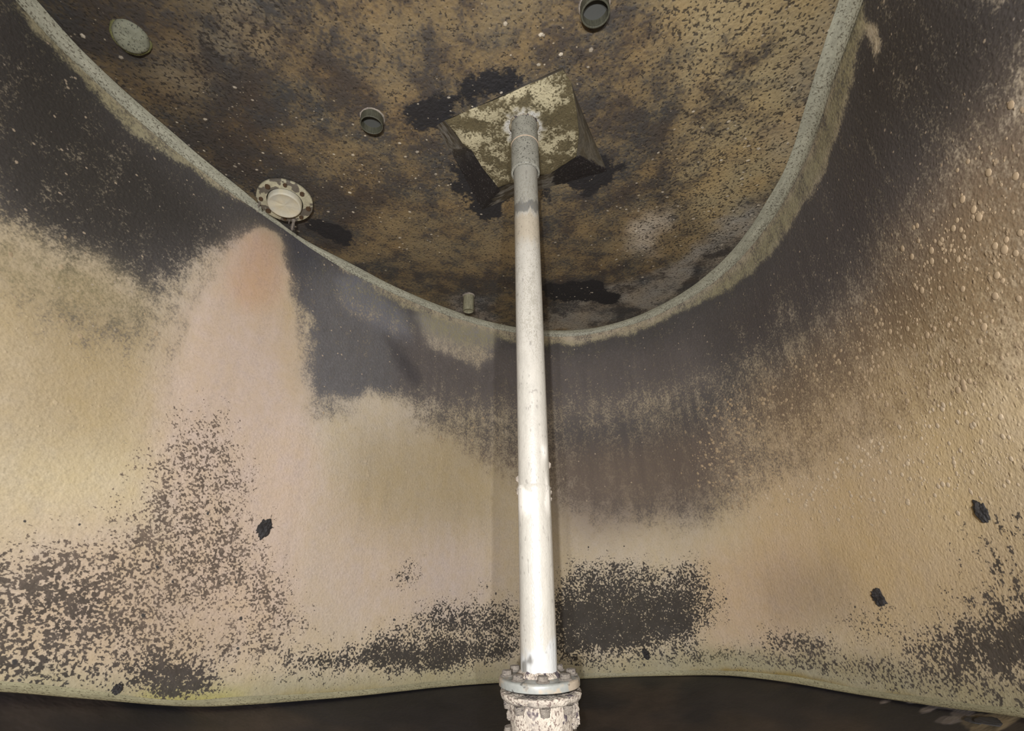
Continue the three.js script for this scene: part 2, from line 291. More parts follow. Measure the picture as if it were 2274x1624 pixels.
// ---------- the shell ----------
const structure = { kind: 'structure' };
const wallMesh = (s0, s1, nu) => grid(nu, 40, (a, b) => [...wallPoint(s0 + (s1 - s0) * a, b), a, b]);
put('wall_left', wallMesh(S0, SM, 150), mat({ ...wallL, bumpScale: 0.0042, roughness: 0.85 }), scene, structure);
const wallRight = put('wall_right', wallMesh(SM, S1, 150), mat({ ...wallR, bumpScale: 0.0042, roughness: 0.85 }), scene, structure);
put('wall_back', wallMesh(S1, S0 + GIRTH, 150), mat({ ...wallBack, bumpScale: 0.004, roughness: 0.7 }), scene, structure);

// ceiling: a slab closed over the rim
const cc = chart(400, 472);
const cBase = cc.tint(0x84744f), fMould = cc.field(0.5), fPit = cc.field(0.25), fWet = cc.field(0);
cc.paint(cBase, 0x62543a, [[47,286],[287,290],[222,476],[123,534],[70,411]], 20, 0.8);
cc.paint(cBase, 0x918769, [[151,359],[225,323],[268,293],[318,293],[302,324],[221,364],[136,397]], 12, 0.8);
cc.paint(cBase, 0x8c7850, [[318,310],[416,342],[448,441],[309,416]], 20, 0.6);
cc.paint(cBase, 0xa69669, [[640,294],[833,297],[909,438],[928,569],[873,671],[732,459],[742,373]], 20, 0.9);
cc.paint(cBase, 0xb5ab90, [[718,582],[773,574],[794,681],[734,644]], 8, 0.9);
cc.paint(cBase, 0x9a9684, [[609,856],[714,775],[849,695],[889,550],[917,551],[959,711],[875,865],[705,950],[594,946]], 6, 0.8);
cc.paint(cBase, 0x9a9484, [[406,782],[490,800],[484,911],[387,849]], 6, 0.8);
cc.paint(cBase, 0xa39570, [[869,468],[857,370],[833,297],[846,297],[900,394],[935,535]], 8, 0.9);
cc.set(fMould, 0.68, [[39,286],[179,288],[125,372],[62,345]], 20);
cc.set(fMould, 0.38, [[166,322],[268,293],[318,293],[158,382],[100,401]], 10);
cc.set(fMould, 0.72, [[196,364],[293,324],[343,294],[411,294],[311,385],[185,455],[119,418]], 16);
cc.set(fMould, 0.78, [[86,412],[185,455],[277,521],[217,632],[162,589],[129,526],[100,466]], 12);
cc.set(fMould, 0.42, [[309,310],[404,318],[448,377],[382,428],[270,384]], 20);
cc.set(fMould, 0.78, [[298,380],[343,357],[373,371],[344,411],[300,410]], 14);
cc.set(fMould, 0.5, [[276,438],[430,480],[468,616],[328,574],[245,505]], 16);
cc.set(fMould, 0.45, [[429,291],[589,294],[589,357],[459,368]], 20);
cc.set(fMould, 0.68, [[599,361],[707,359],[751,392],[756,459],[665,477],[599,399]], 16);
cc.set(fMould, 0.27, [[700,295],[833,297],[924,469],[939,673],[837,625],[747,466]], 16);
cc.set(fMould, 0.66, [[743,331],[796,343],[820,393],[770,387]], 10);
cc.set(fMould, 0.66, [[747,407],[791,388],[822,448],[783,466]], 12);
cc.set(fMould, 0.6, [[582,527],[699,514],[754,486],[781,557],[645,581]], 12);
cc.set(fMould, 0.4, [[327,530],[436,524],[528,639],[528,740],[374,708],[286,612]], 14);
cc.set(fMould, 0.85, [[207,571],[256,591],[255,655],[208,654],[166,609]], 8);
cc.set(fMould, 0.45, [[588,599],[835,585],[873,671],[597,714]], 14);
cc.set(fMould, 0.66, [[251,667],[408,709],[511,712],[517,853],[447,851],[312,749]], 10);
cc.set(fMould, 0.95, [[587,749],[708,748],[769,793],[741,860],[605,812]], 6);
cc.set(fMould, 0.7, [[584,787],[774,793],[819,882],[588,856]], 8);
cc.set(fMould, 0.22, [[604,865],[680,859],[716,951],[611,958]], 4);
cc.set(fMould, 0.3, [[757,800],[854,708],[889,606],[912,606],[926,751],[813,863]], 6);
cc.set(fMould, 0.8, [[883,696],[903,649],[924,710],[896,813],[876,812]], 3);
cc.set(fMould, 0.25, [[718,582],[773,574],[802,681],[734,644]], 10);
cc.set(fPit, 0.75, [[109,391],[159,355],[235,316],[287,290],[328,290],[293,324],[224,360],[121,402]], 14);
cc.set(fPit, 0.46, [[623,294],[833,297],[920,462],[895,723],[741,668],[716,412]], 16);
cc.set(fPit, 0.5, [[79,337],[89,401],[129,526],[147,518],[121,402],[113,341]], 10);
cc.set(fWet, 1, [[407,409],[488,385],[515,369],[540,372],[540,383],[427,432],[394,440]], 8);
cc.set(fWet, 1, [[451,466],[480,474],[509,526],[529,518],[529,569],[484,596],[452,558]], 10);
cc.set(fWet, 1, [[561,500],[577,504],[584,544],[567,556]], 8);
cc.set(fWet, 0.9, [[599,497],[646,474],[684,492],[684,518],[636,528],[605,524]], 8);
cc.set(fWet, 0.8, [[158,499],[181,503],[121,560],[127,534]], 8);
cc.set(fWet, 1, [[206,573],[256,591],[260,642],[196,610]], 6);
cc.set(fWet, 0.95, [[590,760],[710,757],[765,796],[737,842],[600,810]], 5);
const ceilTexel = (u, v, out) => {
  const x = CX0 + u * (CX1 - CX0), y = CZ0 + (1 - v) * (CZ1 - CZ0);
  const wx = u + (fbm(x * 7, y * 7, 111, 3) - 0.5) * 0.05, wy = v + (fbm(x * 7, y * 7, 131, 3) - 0.5) * 0.045;
  const big = fbm(x * 4.6, y * 4.6, 103, 4), mid = fbm(x * 15, y * 15, 121, 4), grit = fbm(x * 95, y * 95, 151, 3), fine = noise(x * 300, y * 300, 141), hue = fbm(x * 9, y * 9, 161, 2);
  const bright = 1 + (fine - 0.5) * 0.25 + (grit - 0.5) * 0.5 + (mid - 0.5) * 0.3;
  let r = cc.read(cBase[0], wx, wy) * bright * (1 + (hue - 0.5) * 0.14), g = cc.read(cBase[1], wx, wy) * bright * 0.95, b = cc.read(cBase[2], wx, wy) * bright * (1 - (hue - 0.5) * 0.22);
  const d = cc.read(fMould, wx, wy) + (big - 0.5) * 0.75 + (mid - 0.5) * 0.75 + (grit - 0.5) * 0.7 + (fine - 0.5) * 0.2;
  const m = smooth(0.12, 0.84, d) * 0.95, mg = 1 + (grit - 0.5) * 0.9 + (fine - 0.5) * 0.3;
  r += (0.042 * mg * (1 + (hue - 0.5) * 0.4) - r) * m; g += (0.036 * mg - g) * m; b += (0.028 * mg * (1.1 - (hue - 0.5) * 0.4) - b) * m;
  const pit = cc.read(fPit, wx, wy), pn = (fbm(x * 120, y * 120, 171, 2) - 0.5) * 1.6 + 0.5, pm = smooth(0.0, 0.08, pit * 0.62 - pn) * 0.85;
  r += (0.028 - r) * pm; g += (0.022 - g) * pm; b += (0.016 - b) * pm;
  const wet = smooth(0.4, 0.62, cc.read(fWet, wx, wy) + (mid - 0.5) * 0.7 + (grit - 0.5) * 0.35);
  r += (0.012 + 0.01 * grit - r) * wet; g += (0.011 + 0.008 * grit - g) * wet; b += (0.01 + 0.008 * grit - b) * wet;
  out[0] = r; out[1] = g; out[2] = b; out[3] = 0.4 + (grit - 0.5) * 0.5 + (mid - 0.5) * 0.3 - pm * 0.2 + wet * 0.15 * mid;
};
const ceilPair = texturePair(1739, 2048, ceilTexel, (stamp, w, h) => {
  const mm = w / (CX1 - CX0) / 1000;
  for (let i = 0; i < 5200; i++) {                         // hanging drops and pale scabs
    const u = rnd(), v = rnd(), e = rnd(), q = rnd(), cl = fbm(u * 9, v * 11, 181, 2);
    if (cl < 0.38 + 0.22 * q) continue;
    const rad = (2 + 2.5 * e * e + 5 * Math.pow(e, 9)) * mm;
    stamp(u * w, v * h, rad, rad, rgb(e > 0.8 ? 0xc8bca4 : 0xb3a488), 0.6 + 0.4 * q, 0.25);
  }
});
{
  const shape = new THREE.Shape(ROWS.filter((_, i) => i % 6 === 0 && i < STEPS).map((r) => new THREE.Vector2(r[0] * 1.0, -r[1])));
  const g = new THREE.ExtrudeGeometry(shape, { depth: 0.08, bevelEnabled: false }); g.rotateX(-Math.PI / 2);
  const p = g.attributes.position, uv = g.attributes.uv;
  for (let i = 0; i < p.count; i++) uv.setXY(i, (p.getX(i) - CX0) / (CX1 - CX0), 1 - (p.getZ(i) - CZ0) / (CZ1 - CZ0));
  const m = put('ceiling', g, mat({ ...ceilPair, bumpScale: 0.006, roughness: 0.75 }), scene, structure); m.position.y = CEIL;
}
const FLAKES = [[1.631,-2.216,0.322],[1.603,-2.129,0.324],[1.599,-2.056,0.338],[1.556,-2.137,0.3],[1.536,-2.007,0.317],[1.587,-2.261,0.293],[1.518,-1.856,0.345],[1.536,-1.811,0.367],[1.498,-1.794,0.351],[1.55,-2.4,0.258]].map(([x, z], i) => [x, z, [0.05, 0.02, 0.03, 0.025, 0.05, 0.02, 0.07, 0.05, 0.06, 0.02][i], [0.09, 0.05, 0.1, 0.05, 0.06, 0.04, 0.08, 0.08, 0.05, 0.03][i], i > 5 && i < 9 ? 0x8a7a5c : 0x7d746c]);
// floor: a dished, dark, sludge-stained bottom
const floorPair = texturePair(1024, 1024, (u, v, out) => {
  const x = u * 4, y = v * 5, n = fbm(x * 3, y * 3, 201, 4), m = fbm(x * 16, y * 16, 211, 3), f = noise(x * 120, y * 120, 221), br = smooth(0.5, 0.72, fbm(x * 2.2, y * 2.2, 231, 3)), k = 0.55 + 0.5 * m + 0.25 * f;
  out[0] = (0.017 + 0.03 * br) * k * (0.5 + n); out[1] = (0.015 + 0.019 * br) * k * (0.5 + n); out[2] = (0.016 + 0.009 * br) * k * (0.5 + n); out[3] = m * 0.6 + f * 0.2;
}, (stamp, w, h) => {
  for (const [x, z, rx, rz, c] of FLAKES) { const u = (x + 2) / 4, v = 1 - (z + 3.9) / 5; for (let k = 0; k < 3; k++) stamp((u + (rnd() - 0.5) * rx * 0.25) * w, (v + (rnd() - 0.5) * rz * 0.2) * h, rx / 4 * w * (0.6 + 0.4 * rnd()), rz / 5 * h * (0.6 + 0.4 * rnd()), rgb(c), 0.6, 0.1); }
});
put('floor', grid(160, 40, (a, b) => {
  const s = a * GIRTH, r = rowAt(s), cx = 0.0, cz = -1.5, q = b, x = cx + (r[2] * 1.02 - cx) * q, z = cz + (r[3] * 1.02 - cz) * q, y = 0.02 + (EYE + r[4] - 0.02) * Math.pow(q, 2.2);
  return [x, y, z, (x + 2) / 4, 1 - (z + 3.9) / 5];
}), mat({ ...floorPair, bumpScale: 0.006, roughness: 0.6 }), scene, structure);
{ // the outside of the shell: thickness behind the liner
  const g = grid(160, 1, (a, b) => { const r = rowAt(a * GIRTH), k = 1.12, cz = -1.5; return [r[2] * k, -0.1 + (CEIL + 0.18) * b, cz + (r[3] - cz) * k, a, b]; });
  put('wall_outer', g, mat({ color: 0x6b6a60 }), scene, structure);
}
// resin fillets: ceiling joint and floor joint
const resinPair = texturePair(2048, 128, wrapU((u, v, out) => {     // 2 m of joint per repeat
  const x = u * 2, y = v * 0.1, n = fbm(x * 9, y * 20, 301, 3), st = fbm(x * 5, y * 120, 311, 2), f = fbm(x * 90, y * 90, 321, 3), p = smooth(0.6, 0.7, fbm(x * 150, y * 150, 331, 3) + (0.5 - v) * 0.12) * 0.8, k = 0.74 + 0.4 * (n - 0.2) + 0.3 * (st - 0.5) + 0.3 * (f - 0.5);
  out[0] = 0.46 * k * (1 - p * 0.75); out[1] = 0.445 * k * (1 - p * 0.78); out[2] = 0.325 * k * (1 - p * 0.8); out[3] = 0.4 + 0.4 * (st - 0.5) + 0.3 * (f - 0.5);
}));
for (const p of Object.values(resinPair)) p.wrapS = THREE.RepeatWrapping;
const resinMat = mat({ ...resinPair, bumpScale: 0.004, roughness: 0.6 });
function inward(s, t) { const a = wallPoint(s - 0.02, t), b = wallPoint(s + 0.02, t), dx = b[0] - a[0], dz = b[2] - a[2], l = Math.hypot(dx, dz); return [-dz / l, dx / l]; }
const SGN = (() => { const n = inward(SM, 1), p = wallPoint(SM, 1); return n[0] * (0 - p[0]) + n[1] * (-1.5 - p[2]) > 0 ? 1 : -1; })();
const NOZ = S0 + [[202,980]][0][0] / 1000 * WL;               // the joint is thinnest beside the nozzle
put('trim_1', grid(400, 8, (a, b) => {
  const s = S0 - 0.3 + (WL + 0.6) * a, n = inward(s, 1), wob = 1 + 0.25 * (fbm(s * 4, 1, 401, 2) - 0.5), w = (0.036 + 0.016 * smooth(0.55, 0.75, a)) * wob * (1 - 0.66 * Math.exp(-Math.pow((s - NOZ) / 0.28, 2))), an = b * Math.PI / 2, dn = w * (1 - Math.sin(an)), up = w * Math.cos(an) * 0 + 0;
  const p = wallPoint(s, 1), inn = w * (1 - Math.cos(an)) + 0.002, down = w * (1 - Math.sin(an)) + 0.002;
  return [p[0] + SGN * n[0] * inn, p[1] - down, p[2] + SGN * n[1] * inn, s / 2, b];
}), resinMat, scene, structure);
put('baseboard_1', grid(400, 8, (a, b) => {
  const s = S0 - 0.3 + (WL + 0.6) * a, n = inward(s, 0), wob = 1 + 0.8 * (fbm(s * 3, 5, 411, 3) - 0.5), w = 0.024 * wob, an = b * Math.PI / 2, p = wallPoint(s, 0), inn = w * (1 - Math.sin(an)) * 0.6 + 0.003, up = w * (1 - Math.cos(an));
  return [p[0] + SGN * n[0] * inn, p[1] + up - 0.004, p[2] + SGN * n[1] * inn, s / 2, b];
}), mat({ ...resinPair, color: 0xeee8d4, bumpScale: 0.004, roughness: 0.55 }), scene, structure);

// blisters: too many to count, real relief on the right-hand wall
{
  const g = new THREE.SphereGeometry(1, 8, 4, 0, Math.PI * 2, 0, Math.PI / 2), list = [], M = new THREE.Matrix4(), Q = new THREE.Quaternion(), up = new THREE.Vector3(0, 1, 0);
  for (let i = 0; i < 9000 && list.length < 1900; i++) {
    const u = 0.5 + rnd() * 0.5, v = 0.2 + rnd() * 0.8, k = rnd(), e = rnd();
    if (wc.read(fBlister, u, v) < 0.4 + k * 0.6 || wc.read(fCrust, u, v) > 0.2) continue;
    const s = S0 + u * WL, p = wallPoint(s, v), n = inward(s, v), r = 0.0028 + 0.0085 * e * e * e * e;
    Q.setFromUnitVectors(up, new THREE.Vector3(SGN * n[0], -0.08, SGN * n[1]).normalize());
    list.push([M.clone().compose(new THREE.Vector3(...p), Q, new THREE.Vector3(r, r * 0.32, r * (1 + 0.5 * k))), wc.read(fFilm, u, v), k]);
  }
  const b = new THREE.InstancedMesh(g, mat({ color: 0xffffff, roughness: 0.6 }), list.length); b.name = 'blister'; b.userData.kind = 'stuff'; b.castShadow = b.receiveShadow = true;
  list.forEach(([m, film, k], i) => { b.setMatrixAt(i, m); b.setColorAt(i, new THREE.Color(film > 0.3 ? 0xac9676 : 0xc4b090).multiplyScalar(0.85 + 0.3 * k)); });
  wallRight.add(b);
}

// ---------- the standpipe ----------
const PX = 0.054, PZ = -1.372, PTX = 0.066, PTZ = -1.43;    // foot and head of the pipe
const FL = EYE - 0.298;                                     // top face of its flange
const HEAD = EYE + 1.592;
const pipePair = texturePair(512, 2048, (u, v, out) => {
  const a = u * Math.PI * 2, x = Math.cos(a) * 2, z = Math.sin(a) * 2, y = v * 1.9, n = fbm(u * 24, y * 30, 501, 3), f = fbm(u * 120, y * 240, 511, 3), str = fbm(u * 70, y * 6, 521, 2);
  let r = 0.345, g = 0.32, b = 0.262; const k = 0.86 + 0.2 * n + 0.16 * (f - 0.5) + 0.08 * (str - 0.5); r *= k; g *= k; b *= k;
  const mixin = (c, m) => { const q = rgb(c); r += (q[0] - r) * m; g += (q[1] - g) * m; b += (q[2] - b) * m; };
  const h = y + (n - 0.5) * 0.05;
  mixin(0xa8a8a2, smooth(0.09, 0.055, h + (fbm(u * 9, y * 20, 531, 2) - 0.5) * 0.09) * 0.8);           // bare plastic above the flange
  mixin(0x5a564e, smooth(0.06, 0.03, h) * smooth(0.5, 0.62, fbm(u * 7, y * 16, 541, 2)) * 0.8);
  mixin(0xc4beb0, smooth(0.36, 0.42, h) * smooth(0.62, 0.56, h) * smooth(0.5, 0.6, fbm(u * 5 + 3, y * 7, 551, 2)) * 0.9); // a bluish scraped patch at mid height
  mixin(0x77766a, smooth(1.4, 1.5, h) * 0.62);                                                        // weathered grey head
  mixin(0x4f4f4c, smooth(1.43, 1.445, h) * smooth(1.49, 1.475, h) * 0.75);
  mixin(0x8b7a5c, smooth(1.27, 1.34, h) * smooth(1.44, 1.41, h) * 0.45);
  mixin(0x6a6455, smooth(0.56, 0.66, f + (fbm(u * 6, y * 8, 561, 3) - 0.5) * 0.6) * smooth(0.75, 0.95, y) * 0.4);  // speckled grime on the upper part
  mixin(0x4a4440, smooth(0.78, 0.82, fbm(u * 40, y * 60, 571, 2)) * 0.3);
  out[0] = r; out[1] = g; out[2] = b; out[3] = 0.4 + (f - 0.5) * 0.35 + (n - 0.5) * 0.2;
});
const pipeMat = mat({ ...pipePair, bumpScale: 0.0012, roughness: 0.36 });
const sleevePair = texturePair(512, 512, wrapU((u, v, out) => { const n = fbm(u * 20, v * 16, 581, 3), f = fbm(u * 90, v * 70, 591, 2), p = smooth(0.68, 0.74, f), k = 0.8 + 0.4 * (n - 0.3); out[0] = 0.24 * k * (1 - 0.7 * p); out[1] = 0.23 * k * (1 - 0.7 * p); out[2] = 0.18 * k * (1 - 0.7 * p); out[3] = n; }));
for (const p of Object.values(sleevePair)) p.wrapS = p.wrapT = THREE.RepeatWrapping;
const sleeveMat = mat({ ...sleevePair, bumpScale: 0.0008, roughness: 0.6 });
const crustPair = texturePair(512, 512, wrapU((u, v, out) => {
  const x = u * 14, y = v * 14, n = fbm(x, y, 601, 4), f = fbm(x * 6, y * 6, 611, 3), p = smooth(0.6, 0.68, fbm(x * 4, y * 4, 621, 3)), dk = smooth(0.62, 0.7, fbm(x * 0.8, y * 0.9, 631, 3)), k = 0.75 + 0.5 * (n - 0.2) * 0.7 + 0.35 * (f - 0.5);
  out[0] = 0.42 * k * (1 - p * 0.6) * (1 - dk * 0.82); out[1] = 0.36 * k * (1 - p * 0.65) * (1 - dk * 0.84); out[2] = 0.275 * k * (1 - p * 0.65) * (1 - dk * 0.78); out[3] = 0.3 + 0.6 * (n - 0.5) + 0.5 * (f - 0.5);
}));
const ringPair = texturePair(512, 256, wrapU((u, v, out) => { const n = fbm(u * 10, v * 10, 641, 3), f = fbm(u * 60, v * 60, 651, 2), p = smooth(0.66, 0.72, fbm(u * 26, v * 26, 661, 3)), k = 0.85 + 0.3 * (n - 0.5) + 0.15 * (f - 0.5), w = smooth(0.45, 0.6, n); out[0] = (0.26 + 0.06 * w) * k * (1 - 0.6 * p); out[1] = 0.262 * k * (1 - 0.62 * p); out[2] = (0.225 - 0.04 * w) * k * (1 - 0.62 * p); out[3] = n; }));
for (const p of Object.values(ringPair)) p.wrapS = p.wrapT = THREE.RepeatWrapping;
for (const p of Object.values(crustPair)) p.wrapS = p.wrapT = THREE.RepeatWrapping;
const crustMat = mat({ ...crustPair, bumpScale: 0.004, roughness: 0.85 });
const flangeMat = mat({ ...ringPair, bumpScale: 0.0008, roughness: 0.38 });
function lathe(pts, seg = 64, turns = 2, unit = 0.3) {     // uv: whole turns around, real length along the profile
  const g = new THREE.LatheGeometry(pts.map((p) => new THREE.Vector2(...p)), seg, Math.PI), run = [0], uv = g.attributes.uv, n = pts.length;
  for (let i = 1; i < n; i++) run.push(run[i - 1] + Math.hypot(pts[i][0] - pts[i - 1][0], pts[i][1] - pts[i - 1][1]));
  for (let i = 0; i < uv.count; i++) uv.setXY(i, uv.getX(i) * turns, run[i % n] / unit);
  return g;
}
function flat(g) { const p = g.attributes.position; for (let i = 0; i < p.count; i++) g.attributes.uv.setXY(i, p.getX(i) * 3 + 0.5, p.getZ(i) * 3 + 0.5); return g; }   // planar uv seen from below
function rough(geometry, amp, freq, s) {                   // lumpy crust: push vertices out by noise
  const p = geometry.attributes.position, nrm = geometry.attributes.normal;
  for (let i = 0; i < p.count; i++) {
    const x = p.getX(i), y = p.getY(i), z = p.getZ(i), a = Math.atan2(z, x), c = Math.cos(a), d = Math.sin(a), h = (fbm((c + 2) * freq + y * freq * 9, (d + 2) * freq - y * freq * 7, s, 3) - 0.45) * amp;
    p.setXYZ(i, x + nrm.getX(i) * h, y + nrm.getY(i) * h, z + nrm.getZ(i) * h);
  }
  geometry.computeVertexNormals(); return geometry;
}
{
  const t = thing('standpipe', 'tall off-white vertical pipe from the bolted flange up to the ceiling block', 'pipe', [PX, FL, PZ]);
  const L = HEAD - FL, lean = new THREE.Quaternion().setFromUnitVectors(new THREE.Vector3(0, 1, 0), new THREE.Vector3(PTX - PX, L, PTZ - PZ).normalize());
  t.quaternion.copy(lean);
  const R = 0.045;
  put('pipe_tube', lathe([[R, -0.02], [R, 0.3], [R, 0.6], [R, 0.9], [R, 1.2], [R, L]], 64, 1, 1.9), pipeMat, t);
  // joint: a slightly wider lower length whose scaly lip shows at mid height
  put('lower_length', rough(lathe([[R + 0.0006, 0.0], [R + 0.0012, 0.1], [R + 0.0012, 0.3], [R + 0.0014, 0.445], [R + 0.0024, 0.452], [R + 0.0004, 0.46]], 96, 1, 1.9), 0.0012, 9, 13), pipeMat, t);
  for (const [a, h, w, l] of [[0.06, 0.53, 0.006, 0.022], [3.2, 0.49, 0.007, 0.02], [3.1, 0.462, 0.005, 0.03], [0.1, 0.45, 0.006, 0.016], [0.02, 0.43, 0.005, 0.014], [0.3, 0.46, 0.007, 0.012]]) {   // peeling scales of lime
    const g = new ConvexGeometry([[0, 0, 0], [w, -l * 0.3, 0.003], [w * 0.9, -l * 0.75, -0.002], [0, -l, 0.001], [-w * 0.3, -l * 0.5, 0.004], [-w * 0.3, -l * 0.4, -0.004]].map((q) => new THREE.Vector3(...q)));
    const m = put('scale_flake', g, crustMat, t); m.position.set(Math.cos(a) * R, h, -Math.sin(a) * R); m.rotation.y = a;
  }
  const sleeve = put('sleeve', lathe([[0.047, L - 0.262], [0.0545, L - 0.262], [0.0545, L - 0.258], [0.0535, L - 0.15], [0.0535, L - 0.125], [0.0518, L - 0.12], [0.0518, L - 0.01], [0.0518, L + 0.02]], 64, 1), sleeveMat, t, { label: 'grey sleeve around the head of the pipe' });
  put('seam_ring', new THREE.TorusGeometry(0.0532, 0.0016, 6, 64).rotateX(Math.PI / 2).translate(0, L - 0.122, 0), mat({ color: 0xb49c80, roughness: 0.8 }), sleeve);
  put('collar', rough(lathe([[0.052, L - 0.012], [0.058, L - 0.008], [0.066, L + 0.004], [0.072, L + 0.01]], 48), 0.012, 3, 5), mat({ ...crustPair, color: 0xd2d2c4, bumpScale: 0.003, roughness: 0.5 }), t);
  const fl = put('flange', lathe([[0.045, 0.002], [0.052, 0.0], [0.094, 0.0], [0.0985, -0.003], [0.1, -0.006], [0.1, -0.018], [0.098, -0.0205], [0.045, -0.0205]], 96), flangeMat, t);
  put('weld_bead', rough(lathe([[0.0452, 0.012], [0.05, 0.008], [0.056, 0.002], [0.058, -0.001]], 64), 0.006, 5, 23), crustMat, fl);
  const head = mergeGeometries([new THREE.CylinderGeometry(0.0125, 0.0135, 0.011, 6).toNonIndexed().translate(0, 0.0065, 0), new THREE.CylinderGeometry(0.0155, 0.0165, 0.003, 20).toNonIndexed().translate(0, 0.0012, 0)]);
  for (let k = 0; k < 8; k++) { const a = (3.5 + 45 * k) * Math.PI / 180, b = put('bolt', head, crustMat, fl); b.position.set(Math.sin(a) * 0.08, 0, Math.cos(a) * 0.08); b.rotation.y = a * 1.7; }
}
{
  const t = thing('flanged_fitting', 'lime-crusted flanged fitting under the pipe, bolted to the flange', 'pipe fitting', [PX, 0.03, PZ]);
  t.quaternion.setFromUnitVectors(new THREE.Vector3(0, 1, 0), new THREE.Vector3(PTX - PX, HEAD - FL, PTZ - PZ).normalize());
  const F0 = FL - 0.0225 - 0.03;
  put('gasket', lathe([[0.045, F0 + 0.0005], [0.094, F0 + 0.0005], [0.094, F0 - 0.0045], [0.045, F0 - 0.0045]], 64), mat({ color: 0x2a2a30, roughness: 0.7 }), t);
  const up = put('upper_flange', rough(lathe([[0.05, F0 - 0.01], [0.09, F0 - 0.01], [0.1, F0 - 0.011], [0.102, F0 - 0.014], [0.0985, F0 - 0.024], [0.092, F0 - 0.03], [0.077, F0 - 0.032]], 128), 0.007, 5, 33), crustMat, t);
  const nut = rough(new THREE.CylinderGeometry(0.0135, 0.0105, 0.017, 10, 4), 0.004, 60, 3), stud = new THREE.CylinderGeometry(0.007, 0.006, 0.012, 10);
  for (let k = 0; k < 8; k++) { const a = (3.5 + 45 * k) * Math.PI / 180, b = put('nut', nut, crustMat, up); b.position.set(Math.sin(a) * 0.08, F0 - 0.04, Math.cos(a) * 0.08); b.rotation.y = k * 1.3; }
  put('body', rough(lathe([[0.06, F0 - 0.028], [0.076, F0 - 0.031], [0.077, F0 - 0.045], [0.0775, F0 - 0.06], [0.0755, F0 - 0.075], [0.0745, F0 - 0.09], [0.0745, F0 - 0.105], [0.06, F0 - 0.11]], 128), 0.006, 6, 43), crustMat, t);
  const lump = new THREE.IcosahedronGeometry(0.014, 3); rough(lump, 0.012, 40, 53); lump.scale(0.9, 1.5, 0.9);
  for (const [a, y, s] of [[0.05, -0.052, 1], [0.15, -0.066, 1], [-0.1, -0.044, 0.6], [0.35, -0.05, 0.6], [3.0, -0.06, 0.5]]) { const b = put('lime_lump', lump, crustMat, t); b.position.set(Math.cos(a) * 0.079, F0 + y, Math.sin(a) * 0.079); b.scale.setScalar(s); b.rotation.y = a * 9; }
  const lo = put('lower_flange', rough(lathe([[0.06, F0 - 0.1], [0.075, F0 - 0.104], [0.09, F0 - 0.106], [0.099, F0 - 0.109], [0.101, F0 - 0.118], [0.1, F0 - 0.13], [0.05, F0 - 0.132]], 128), 0.006, 5, 63), mat({ ...crustPair, color: 0xe0ded4, bumpScale: 0.003, roughness: 0.6 }), t);
  const bolt = rough(new THREE.CylinderGeometry(0.013, 0.014, 0.014, 10, 3), 0.004, 60, 7);
  for (let k = 0; k < 8; k++) { const a = (26 + 45 * k) * Math.PI / 180, b = put('bolt', bolt, crustMat, lo); b.position.set(Math.sin(a) * 0.083, F0 - 0.1, Math.cos(a) * 0.083); }
  put('foot_pipe', lathe([[0.045, F0 - 0.13], [0.045, 0.02], [0.1, 0.02], [0.1, -0.01], [0.02, -0.01]], 48), crustMat, t);
}
